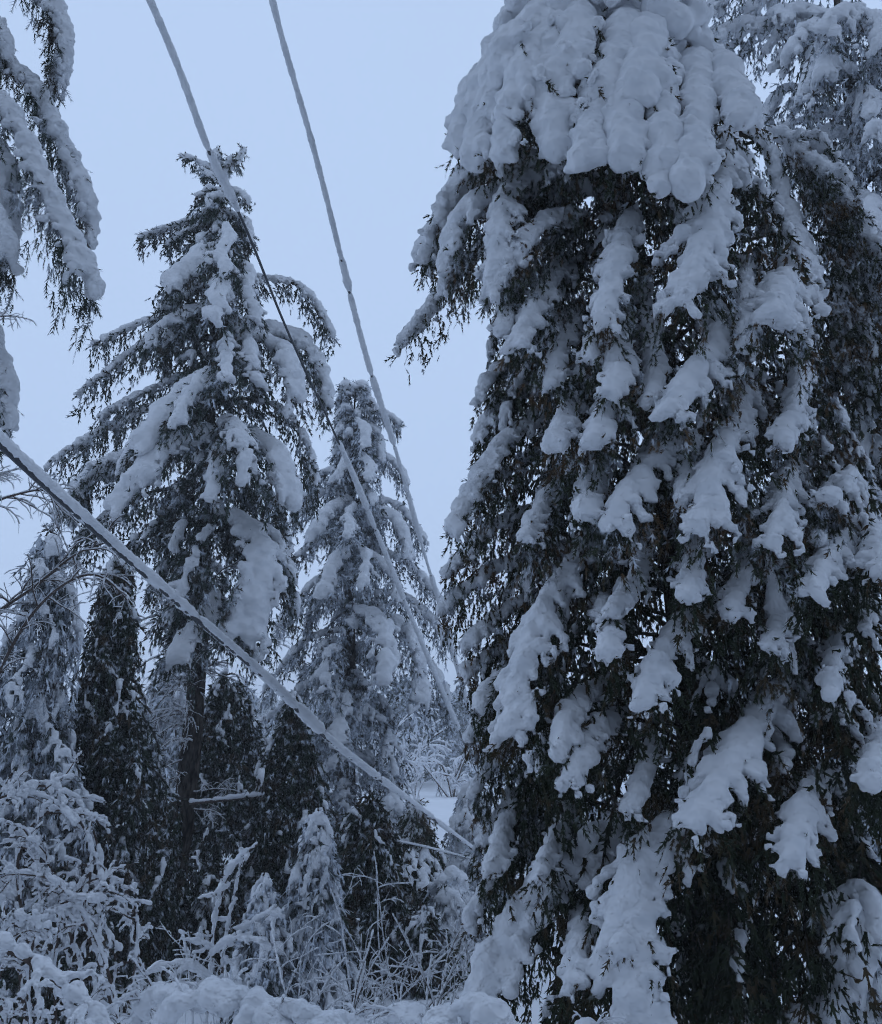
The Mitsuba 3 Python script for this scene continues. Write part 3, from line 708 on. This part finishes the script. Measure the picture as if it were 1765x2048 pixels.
# the wood on the hill: rimed crowns that read as one mass
tri = []
for _ in range(1500):
    y = rng.uniform(170, 420)
    x = rng.uniform(-0.34, 0.34) * y
    h = rng.uniform(6, 12)
    z = float(hill_z(np.array([x]), np.array([y]))[0])
    n = 36
    u = rng.random(n) ** 0.8
    a = rng.uniform(0, 6.28, n)
    rr = h * 0.3 * (1 - u) ** 0.7 * np.sqrt(rng.random(n)) + 0.2
    c = np.stack([x + rr * np.cos(a), y + rr * np.sin(a), z + h * (0.1 + 0.9 * u)], 1)
    s = h * 0.11
    t3 = c[:, None] + rng.normal(0, 1, (n, 3, 3)) * s * [0.6, 0.6, 1.0]
    f = np.cross(t3[:, 1] - t3[:, 0], t3[:, 2] - t3[:, 0])[:, 2] < 0
    t3[f] = t3[f][:, [1, 0, 2]]
    tri.append(t3)
for _ in range(90):
    y = rng.uniform(66, 150)
    x, h, n = rng.uniform(-0.13, 0.11) * y, rng.uniform(5, 9), 170
    z = float(ground_z(np.array([x]), np.array([y]))[0])
    u, a = rng.random(n) ** 0.7, rng.uniform(0, 6.28, n)
    rr = h * 0.34 * np.sqrt(np.sin(np.pi * np.clip(0.15 + 0.85 * u, 0, 1)) + 0.05) * np.sqrt(rng.random(n))
    c = np.stack([x + rr * np.cos(a), y + rr * np.sin(a), z + h * (0.05 + 0.95 * u)], 1)
    t3 = c[:, None] + rng.normal(0, 1, (n, 3, 3)) * h * 0.035 * [1, 1, 1.5]
    f = np.cross(t3[:, 1] - t3[:, 0], t3[:, 2] - t3[:, 0])[:, 2] < 0
    t3[f] = t3[f][:, [1, 0, 2]]
    tri.append(t3)
V = np.concatenate(tri).reshape(-1, 3)
part(None, "far_wood", (V, np.arange(len(V)).reshape(-1, 3)), "rime_needles")
labels["far_wood"] = {"label": "distant frosted wood covering the hazy hill", "category": "wood", "kind": "stuff"}


# ------------------------------------------------------------------ the darker, narrower evergreens of the middle ground
def column(name, label, px, py, y, top_px, rad, rng, mat, cover, snow, n=60, leaf=(0.2, 0.03), cell=0.06, w=0.4, drop=1.3, wood=0.02, power=0.75, n_tw=7, dens=1.0, hang=1.1, group=None, reach=(0.4, 1.4), **kw):
    p = at(px, py, y)
    z0 = float(ground_z(np.array([p[0]]), np.array([y]))[0]) - 0.1
    top = at(px, top_px, y)[2]
    H = top - z0
    t = Conifer.__new__(Conifer)
    t.key = thing(name, label, "tree", group)
    t.x, t.y, t.z0, t.top, t.lean, t.foot = p[0], y, z0, top, (0, 0), 0.0
    t.R = lambda z: rad * np.clip((top - z) / H, 0.02, 1) ** power
    zz = np.linspace(z0 - 0.3, top, 12)
    part(t.key, "trunk", tube(np.stack([zz * 0 + p[0], zz * 0 + y, zz], 1), np.maximum(0.016 * H * (top - zz) / H, 0.008), 8), "bark", 60)
    a = rng.uniform(0, 6)
    for i in range(n):
        z = z0 + 0.25 + (H - 0.3) * (i / n) ** 1.0
        a += 2.4
        o = np.array([math.cos(a), math.sin(a), 0])
        R = t.R(z) * rng.uniform(*reach)
        root = np.array([p[0], y, z])
        dz = drop * R
        P = [root, root + o * R * 0.5 + [0, 0, 0.06 * R], root + o * R * 0.88 - [0, 0, 0.35 * dz], root + o * R - [0, 0, 0.8 * dz]]
        far = math.sin(a) > 0.35
        bough(t.key, P, o, min(w, 0.25 + R * 0.5), rng, snow=snow, cover=cover, s0=0.12, n_tw=n_tw if not far else 4, hang=hang, cell=cell, leaf=(leaf[0], leaf[1] * 1.25), n_leaf=2, wood=wood, mat=mat, under=0.25, dens=dens if not far else 0.6, M=16, thin=2, sides=4, **kw)
    return t


rng = np.random.default_rng(59)
column("dark_evergreen", "dark pointed evergreen in the left middle ground behind the arching bush, dusted with frost", 185, 1800, 15.0, 1110, 1.55, rng, "dusted_needles", 0.16, 0.04, n=85, w=0.55, power=0.85, dens=1.25, cell=0.06, holes=0.4)
column("dark_evergreen", "dark shaggy evergreen between the two fir trunks with one snowy bough at its top", 575, 1800, 17.0, 1375, 1.45, rng, "dusted_needles", 0.16, 0.04, n=65, w=0.55, power=0.75, dens=1.25, holes=0.4)
column("dark_evergreen", "grey frosted evergreen at the left edge above the arching bush", 30, 1800, 14.0, 1045, 1.0, rng, "rime_needles", 0.35, 0.05, n=60, w=0.45, power=0.6, cell=0.065)
column("dark_evergreen", "dark evergreen behind the lower trunk of the tall fir", 430, 1800, 20.5, 1330, 1.9, rng, "dusted_needles", 0.16, 0.04, n=60, w=0.65, power=0.6, leaf=(0.26, 0.04))
column("dark_evergreen", "dark evergreen right of the frost-white pointed evergreen, under the shorter fir", 735, 1850, 15.0, 1570, 0.95, rng, "dusted_needles", 0.16, 0.04, n=50, w=0.45, power=0.6, holes=0.4)
column("frosted_evergreen", "slim pointed evergreen coated white all over, below the thick cable", 628, 1900, 12.0, 1605, 0.62, rng, "rime_needles", 0.5, 0.036, n=60, w=0.3, drop=2.0, leaf=(0.14, 0.025), cell=0.05)
column("frosted_evergreen", "small pointed white evergreen just right of the sapling", 520, 1950, 11.5, 1735, 0.5, rng, "rime_needles", 0.45, 0.034, n=50, w=0.3, drop=2.2, leaf=(0.13, 0.024), cell=0.05)
column("young_spruce", "snow-laden spruce beside the open field, half hidden by the big cedar", 948, 1800, 21.0, 1560, 0.95, rng, "rime_needles", 0.9, 0.075, n=48, w=0.45, drop=0.5, power=0.85, cell=0.08, hang=0.6)
column("young_spruce", "dark young spruce with snowy tips below the far birch", 832, 1850, 20.0, 1600, 0.85, rng, "cedar_needles", 0.6, 0.05, n=45, w=0.38, drop=0.7, power=0.9, cell=0.055, hang=0.7)
column("young_spruce", "young spruce half buried in snow left of the far birch's stems", 778, 1850, 22.0, 1590, 0.9, rng, "rime_needles", 0.85, 0.075, n=42, w=0.45, drop=0.6, power=0.9, cell=0.08, hang=0.6)
column("young_spruce", "young snowy spruce at the foot of the big cedar's left side", 905, 1900, 15.5, 1735, 0.75, rng, "rime_needles", 0.85, 0.06, n=40, w=0.38, drop=0.6, power=0.8, cell=0.05, hang=0.6)
column("frosted_evergreen", "white-plastered evergreen in the bottom right corner under the big cedar's boughs", 1730, 2040, 6.6, 1745, 0.62, rng, "rime_needles", 0.9, 0.05, n=40, w=0.35, drop=1.6, power=0.6, cell=0.055, leaf=(0.1, 0.02))
for px, y, tp, r, label in [(300, 16.2, 1690, 1.0, "low dark evergreen at the left foot of the tall fir's trunk"), (430, 16.0, 1740, 1.0, "low dark evergreen at the right foot of the tall fir's trunk, behind the sapling"),
                            (660, 13.6, 1790, 0.8, "low dark evergreen behind the middle of the twig thicket"), (120, 13.0, 1720, 0.9, "low dark evergreen just behind the arching bush"), (840, 14.5, 1800, 0.7, "low dark evergreen at the right end of the twig thicket")]:
    column("dark_evergreen", label, px, 1900, y, tp, r, rng, "dusted_needles", 0.2, 0.04, n=30, w=0.5, power=0.5, dens=1.1, leaf=(0.2, 0.035), cell=0.07)
for px, y, tp, r, where in [(60, 30, 1330, 2.2, "behind the evergreen at the left edge"), (320, 33, 1290, 2.4, "behind the tall fir's bare trunk"), (470, 36, 1350, 2.4, "in the gap between the two firs"),
                            (1120, 30, 1330, 2.4, "behind the left side of the big cedar"), (1500, 24, 1250, 2.6, "behind the right half of the big cedar"), (1720, 26, 1350, 2.2, "behind the big cedar at the right edge")]:
    column("background_conifer", "grey snow-dusted conifer far " + where, px, 1700, y, tp, r, rng, "rime_needles", 0.3, 0.12, n=34, leaf=(0.6, 0.1), cell=0.26, w=1.0, n_tw=4, dens=0.8, power=0.7, wood=0.04)

# ------------------------------------------------------------------ bare trees white with rime
rng = np.random.default_rng(61)


def bare_tree(name, label, px, py, y, top_px, rs, rng, stems=3, kids=7, depth=3, spread=0.7, droop=0.45, r=0.05, fork=0.18, step=0.3, sides=4, share=0.5, category="tree", snow="far_snow_mat"):
    key = thing(name, label, category)
    p = at(px, py, y)
    z0 = float(ground_z(np.array([p[0]]), np.array([y]))[0]) - 0.15
    H = at(px, top_px, y)[2] - z0
    for _ in range(stems):
        d = unit([rng.normal(0, fork), rng.normal(0, fork), 1])
        bush(key, "stem", shoots((p[0] + rng.normal(0, 0.1), y + rng.normal(0, 0.1), z0), d, H * rng.uniform(0.85, 1.02), r, depth, rng, kids, droop, 0.3, step, spread, share), rs, rng, sides=sides, snow=snow, cut=4)


bare_tree("birch", "far birch white with rime beside the open field, dark thin stems under a pale crown", 832, 1700, 34.0, 1440, 0.035, rng, stems=4, kids=5, r=0.05, fork=0.12, step=0.6)
bare_tree("birch", "pale rimed birch in the gap behind the shorter fir's lower right boughs", 770, 1700, 42.0, 1400, 0.045, rng, stems=4, kids=5, r=0.06, fork=0.16, step=0.8)
bare_tree("birch", "pale rimed birch crown nearest the big cedar, beyond the open field", 905, 1600, 60.0, 1440, 0.06, rng, stems=4, kids=5, r=0.07, fork=0.2, step=1.0)
# the leaning birch at the left, its arching twigs white against the sky
key = thing("birch", "leaning birch at the left edge with arching white twigs against the sky", "tree")
for pts, r in [([(-120, 1500, 12.5), (-30, 1250, 12.3), (60, 1180, 12), (150, 1110, 11.8), (215, 1085, 11.6)], 0.03), ([(-100, 1600, 12.5), (20, 1300, 12.2), (90, 1200, 12), (190, 1150, 11.6), (255, 1200, 11.4)], 0.03),
               ([(-120, 1100, 12), (-20, 1010, 11.8), (50, 985, 11.6), (95, 985, 11.5), (112, 1050, 11.5)], 0.022), ([(-60, 960, 12), (-10, 950, 11.8), (12, 945, 11.8)], 0.012), ([(-80, 700, 12), (-20, 640, 11.8), (38, 634, 11.6)], 0.014)]:
    q = curve([at(*p) for p in pts], 40)
    lines = [(q, np.linspace(r, r * 0.35, 40))]
    for i in range(10, 40, 2):
        for _ in range(1):
            lines += shoots(q[i], unit(q[min(i + 1, 39)] - q[i - 1]) + rng.normal(0, 0.6, 3), rng.uniform(0.35, 0.9) * min(1, r / 0.025), r * 0.35, 1, rng, 5, 0.35, step=0.07)
    bush(key, "branch", lines, 0.014, rng, sides=3)

# ------------------------------------------------------------------ bushes in front
rng = np.random.default_rng(67)


def arc(pts, n=40):
    return curve([at(*p) for p in pts], n)


def sprigs(q, rng, every, L, r, kids=3, depth=1, spread=0.7, droop=0.4, step=0.05, both=1, start=4):
    out = []
    for i in range(start, len(q), every):
        for _ in range(both):
            t = unit(q[min(i + 1, len(q) - 1)] - q[i - 1])
            out += shoots(q[i], t + rng.normal(0, spread, 3), L * rng.uniform(0.5, 1.3), r, depth, rng, kids, droop, 0.3, step)
    return out


key = thing("bush", "large arching bush at the left under snow, its canes bowed over in a hoop", "bush")
for pts, r, rs, L in [
    ([(40, 2300, 6.2), (30, 1900, 6.2), (-20, 1650, 6.1), (60, 1575, 6.0), (150, 1600, 5.9), (195, 1690, 5.8), (205, 1760, 5.8)], .014, .034, .30),
    ([(60, 2300, 6.0), (70, 1950, 6.0), (40, 1700, 5.9), (110, 1620, 5.8), (170, 1660, 5.7), (180, 1760, 5.6), (150, 1850, 5.6)], .013, .032, .30),
    ([(-60, 2200, 5.8), (-60, 1800, 5.8), (-40, 1640, 5.8), (20, 1590, 5.7), (100, 1600, 5.7), (150, 1650, 5.6)], .012, .032, .28),
    ([(120, 2300, 6.1), (110, 2000, 6.1), (140, 1800, 6.0), (215, 1755, 5.9), (262, 1800, 5.8), (275, 1880, 5.8), (262, 1980, 5.7)], .012, .030, .26),
    ([(200, 2300, 5.8), (150, 1900, 5.8), (90, 1760, 5.8), (30, 1660, 5.8)], .013, .030, .28), ([(260, 2200, 5.6), (190, 1900, 5.6), (130, 1780, 5.6), (60, 1680, 5.6)], .012, .030, .28),
    ([(240, 2300, 5.4), (230, 2000, 5.4), (160, 1820, 5.4), (100, 1760, 5.4), (20, 1745, 5.4)], .011, .028, .26),
    ([(100, 2300, 5.6), (60, 2050, 5.6), (80, 1850, 5.5), (150, 1800, 5.4), (210, 1800, 5.4)], .012, .030, .28),
    ([(-80, 2200, 6.3), (0, 1950, 6.3), (60, 1850, 6.2), (170, 1830, 6.1), (240, 1900, 6.0)], .012, .028, .3), ([(20, 2300, 5.2), (10, 2050, 5.2), (-10, 1900, 5.2), (40, 1840, 5.2), (110, 1870, 5.2)], .011, .028, .26),
    ([(290, 2300, 6.2), (288, 2050, 6.2), (275, 1900, 6.2), (240, 1800, 6.2), (180, 1750, 6.2)], .009, .02, .15)]:
    q = arc(pts)
    k = snowy_cane(key, "cane", [(q, np.linspace(r, r * 0.4, 40))] + sprigs(q, rng, 2, L * 0.85, r * 0.42, both=1, start=6, kids=4, step=.06, droop=0.35, spread=0.95), rs * 0.52, rng, 0.0115, bare=0.42)
    top = np.arange(40)[8:][q[8:, 2] > q[:, 2].max() - 0.10]
    if rs > .025 and len(top) > 3:
        balls = [(*(q[i] + rng.normal(0, 0.028, 3) + [0, 0, 0.02]), rng.uniform(0.016, 0.036)) for i in np.repeat(top, 3)]
        for m in pieces(blob_mesh(balls, 0.014, 0.3, 0.9, int(rng.integers(99)))):
            part(k, "snow", m, "snow_mat", True)
key = thing("fallen_branch", "snowy branch slanting down across the bottom left corner in front of the bush", "branch")
q = arc([(-80, 1880, 4.4), (20, 1900, 4.4), (90, 1945, 4.3), (160, 2000, 4.2), (260, 2120, 4.1)])
snowy_cane(key, "limb", [(q, np.linspace(0.019, 0.012, 40))] + sprigs(q, rng, 4, .3, .004, spread=1.0), 0.026, rng, 0.011, bare=0.15)
key = thing("sapling", "thin snow-caked sapling standing in front of the tall fir's trunk", "sapling")
for pts, r in [([(405, 2150, 8.0), (420, 1950, 8.0), (440, 1800, 8.0), (470, 1730, 7.9), (515, 1690, 7.8)], .014), ([(440, 2000, 8.0), (452, 1880, 8.0), (470, 1790, 8.0), (486, 1700, 8.0)], .010),
               ([(446, 1890, 8.0), (500, 1850, 7.9), (556, 1812, 7.8)], .009), ([(430, 1900, 7.9), (400, 1880, 7.9), (392, 1868, 7.9)], .008), ([(425, 1910, 7.9), (470, 1880, 7.8), (520, 1885, 7.7)], .012),
               ([(420, 1960, 7.9), (360, 1930, 7.8), (300, 1945, 7.7)], .014), ([(440, 1800, 8.0), (430, 1790, 7.9), (455, 1775, 7.9)], .008)]:
    q = arc(pts)
    snowy_cane(key, "stem", [(q, np.linspace(r, r * 0.5, 40))] + sprigs(q, rng, 4, .13, .004, depth=0, step=.03, spread=0.8, droop=0.1), 0.026, rng, 0.014, bare=0.2)


def mound(name, label, arcs, rng, r, cell=0.014, twigs=True):
    """bowed boughs under a heavy cushion of snow"""
    key = thing(name, label, "bush")
    for pts, rr in arcs:
        q = arc([(a, b + 14, c) for a, b, c in pts], 60)
        lines = [(q, np.linspace(0.014, 0.006, 60))]
        k = bush(key, "cane", lines + (sprigs(q, rng, 5, .2, .004, start=10, spread=1.0) if twigs else []), 0.014, rng, sides=5)
        L = np.linalg.norm(np.diff(q, axis=0), axis=1).sum()
        balls = []
        for x in np.arange(0.12, 1.0, rr * 0.3 / L):
            c = np.array([np.interp(x, np.linspace(0, 1, 60), q[:, j]) for j in range(3)])
            side = rng.normal(0, rr * 0.55, 3) * [1, 1, 0.25]
            balls.append((*(c + side + [0, 0, rr * 0.4 - abs(side[0]) * 0.4 - abs(side[1]) * 0.4]), rr * rng.uniform(0.8, 1.45)))
        for m in pieces(blob_mesh(balls, cell, 0.3, 0.9, int(rng.integers(99)))):
            part(k, "snow_cushion", m, "snow_mat", True)


rng = np.random.default_rng(71)
mound("bush", "low bush bowed under a thick arching snow cushion, bottom edge left of centre",
      [([(300, 2150, 4.9), (330, 2050, 4.9), (380, 1985, 4.8), (450, 1975, 4.8), (520, 2005, 4.7), (570, 2060, 4.6)], .055), ([(400, 2200, 4.8), (470, 2060, 4.7), (540, 2010, 4.7), (640, 2035, 4.6), (720, 2090, 4.6)], .055),
       ([(240, 2120, 5.2), (300, 1985, 5.2), (360, 1975, 5.1), (400, 2000, 5.1)], .04), ([(620, 2140, 5.0), (640, 2050, 5.0), (690, 2030, 5.0), (720, 2060, 5.0)], .045)], rng, .05)
mound("bush", "small snow cushion at the bottom edge just left of the cedar's lowest bough tip",
      [([(760, 2120, 5.4), (790, 2030, 5.4), (820, 2012, 5.3), (850, 2050, 5.3)], .045), ([(840, 2140, 5.0), (880, 2040, 5.0), (940, 2005, 5.0), (1000, 2020, 4.9), (1040, 2080, 4.9)], .065)], rng, .05)
mound("bush", "snow-covered undergrowth at the bottom edge beneath the big cedar",
      [([(1080, 2150, 6.0), (1130, 2070, 6.0), (1200, 2045, 6.0), (1260, 2080, 6.0)], .05), ([(1330, 2150, 7.0), (1400, 2060, 7.0), (1470, 2030, 7.0), (1540, 2070, 7.0)], .06), ([(1500, 2140, 6.5), (1560, 2050, 6.5), (1620, 2020, 6.5), (1690, 2070, 6.5)], .06)], rng, .06)
for label, px0, px1, y, n, tops in [("thicket of thin white twigs along the bottom between the sapling and the cedar", 540, 960, 8.6, 16, (1780, 1990)), ("frosted twiggy shrub behind the thicket, below the dark young spruce", 740, 950, 12.5, 9, (1720, 1880)),
                                    ("low tangle of snowy twigs in front of the tall fir's base", 280, 520, 7.6, 10, (1880, 2010))]:
    key = thing("shrub", label, "shrub")
    for _ in range(n):
        px = rng.uniform(px0, px1)
        yy = y + rng.uniform(-0.7, 0.7)
        p = at(px, 2000, yy)
        z0 = float(ground_z(np.array([p[0]]), np.array([yy]))[0]) - 0.05
        H = at(px, rng.uniform(*tops), yy)[2] - z0
        bush(key, "stem", shoots((p[0], yy, z0), (rng.normal(0, .35), rng.normal(0, .25), 1), max(H, 0.5) * 1.1, 0.010, 2, rng, 6, 0.2, 0.6, 0.09, 1.1, 0.42), 0.015, rng, sides=4, cut=3, gap=0.2)

# ------------------------------------------------------------------ unseen conifers added behind the camera to block the light from that side
rng = np.random.default_rng(73)
tri = []
for x in np.arange(-30, 31, 3.2):
    for row in range(2):
        cx, cy = x + rng.uniform(-1, 1), -9 - 0.012 * x * x - row * 5 - rng.uniform(0, 2.5)
        h, n = rng.uniform(13, 19), 900
        u = rng.random(n) ** 0.9
        a = rng.uniform(0, 6.28, n)
        rr = 2.6 * (1 - u) ** 0.8 * rng.random(n) ** 0.5 + 0.1
        c = np.stack([cx + rr * np.cos(a), cy + rr * np.sin(a), 0.6 + (h - 0.6) * u - 0.25 * rr], 1)
        o = np.stack([np.cos(a), np.sin(a), -0.6 + 0 * a], 1)
        sd = np.stack([-np.sin(a), np.cos(a), 0 * a], 1) * rng.uniform(0.1, 0.3, (n, 1))
        t3 = np.stack([c - sd, c + sd, c + o * rng.uniform(0.5, 1.1, (n, 1))], 1)
        f = np.cross(t3[:, 1] - t3[:, 0], t3[:, 2] - t3[:, 0])[:, 2] < 0
        t3[f] = t3[f][:, [1, 0, 2]]
        tri.append(t3)
        v, fc = tube([(cx, cy, -0.6), (cx, cy, h * 0.5), (cx, cy, h)], [0.22, 0.14, 0.02], 6)
        tri.append(v[fc])
V = np.concatenate(tri).reshape(-1, 3)
part(None, "forest", (V, np.arange(len(V)).reshape(-1, 3)), "fir_needles")
labels["forest"] = {"label": "unseen dense conifers added behind the viewpoint to take light off the snow", "category": "forest", "kind": "stuff"}

# ------------------------------------------------------------------ the winter air
scene["haze_air"] = {"type": "homogeneous", "albedo": {"type": "rgb", "value": [0.95, 0.95, 0.95]}, "sigma_t": 0.0018}
scene["haze"] = {"type": "cube", "to_world": T4().translate([0, 350, 17]).scale([1510, 1860, 21]), "bsdf": {"type": "null"}, "interior": {"type": "ref", "id": "haze_air"}}
scene["camera"]["medium"] = {"type": "ref", "id": "haze_air"}
labels["haze"] = {"label": "pale winter haze fading the far hill", "category": "haze", "kind": "stuff"}
print("triangles", TRI[0], "entries", len(scene))
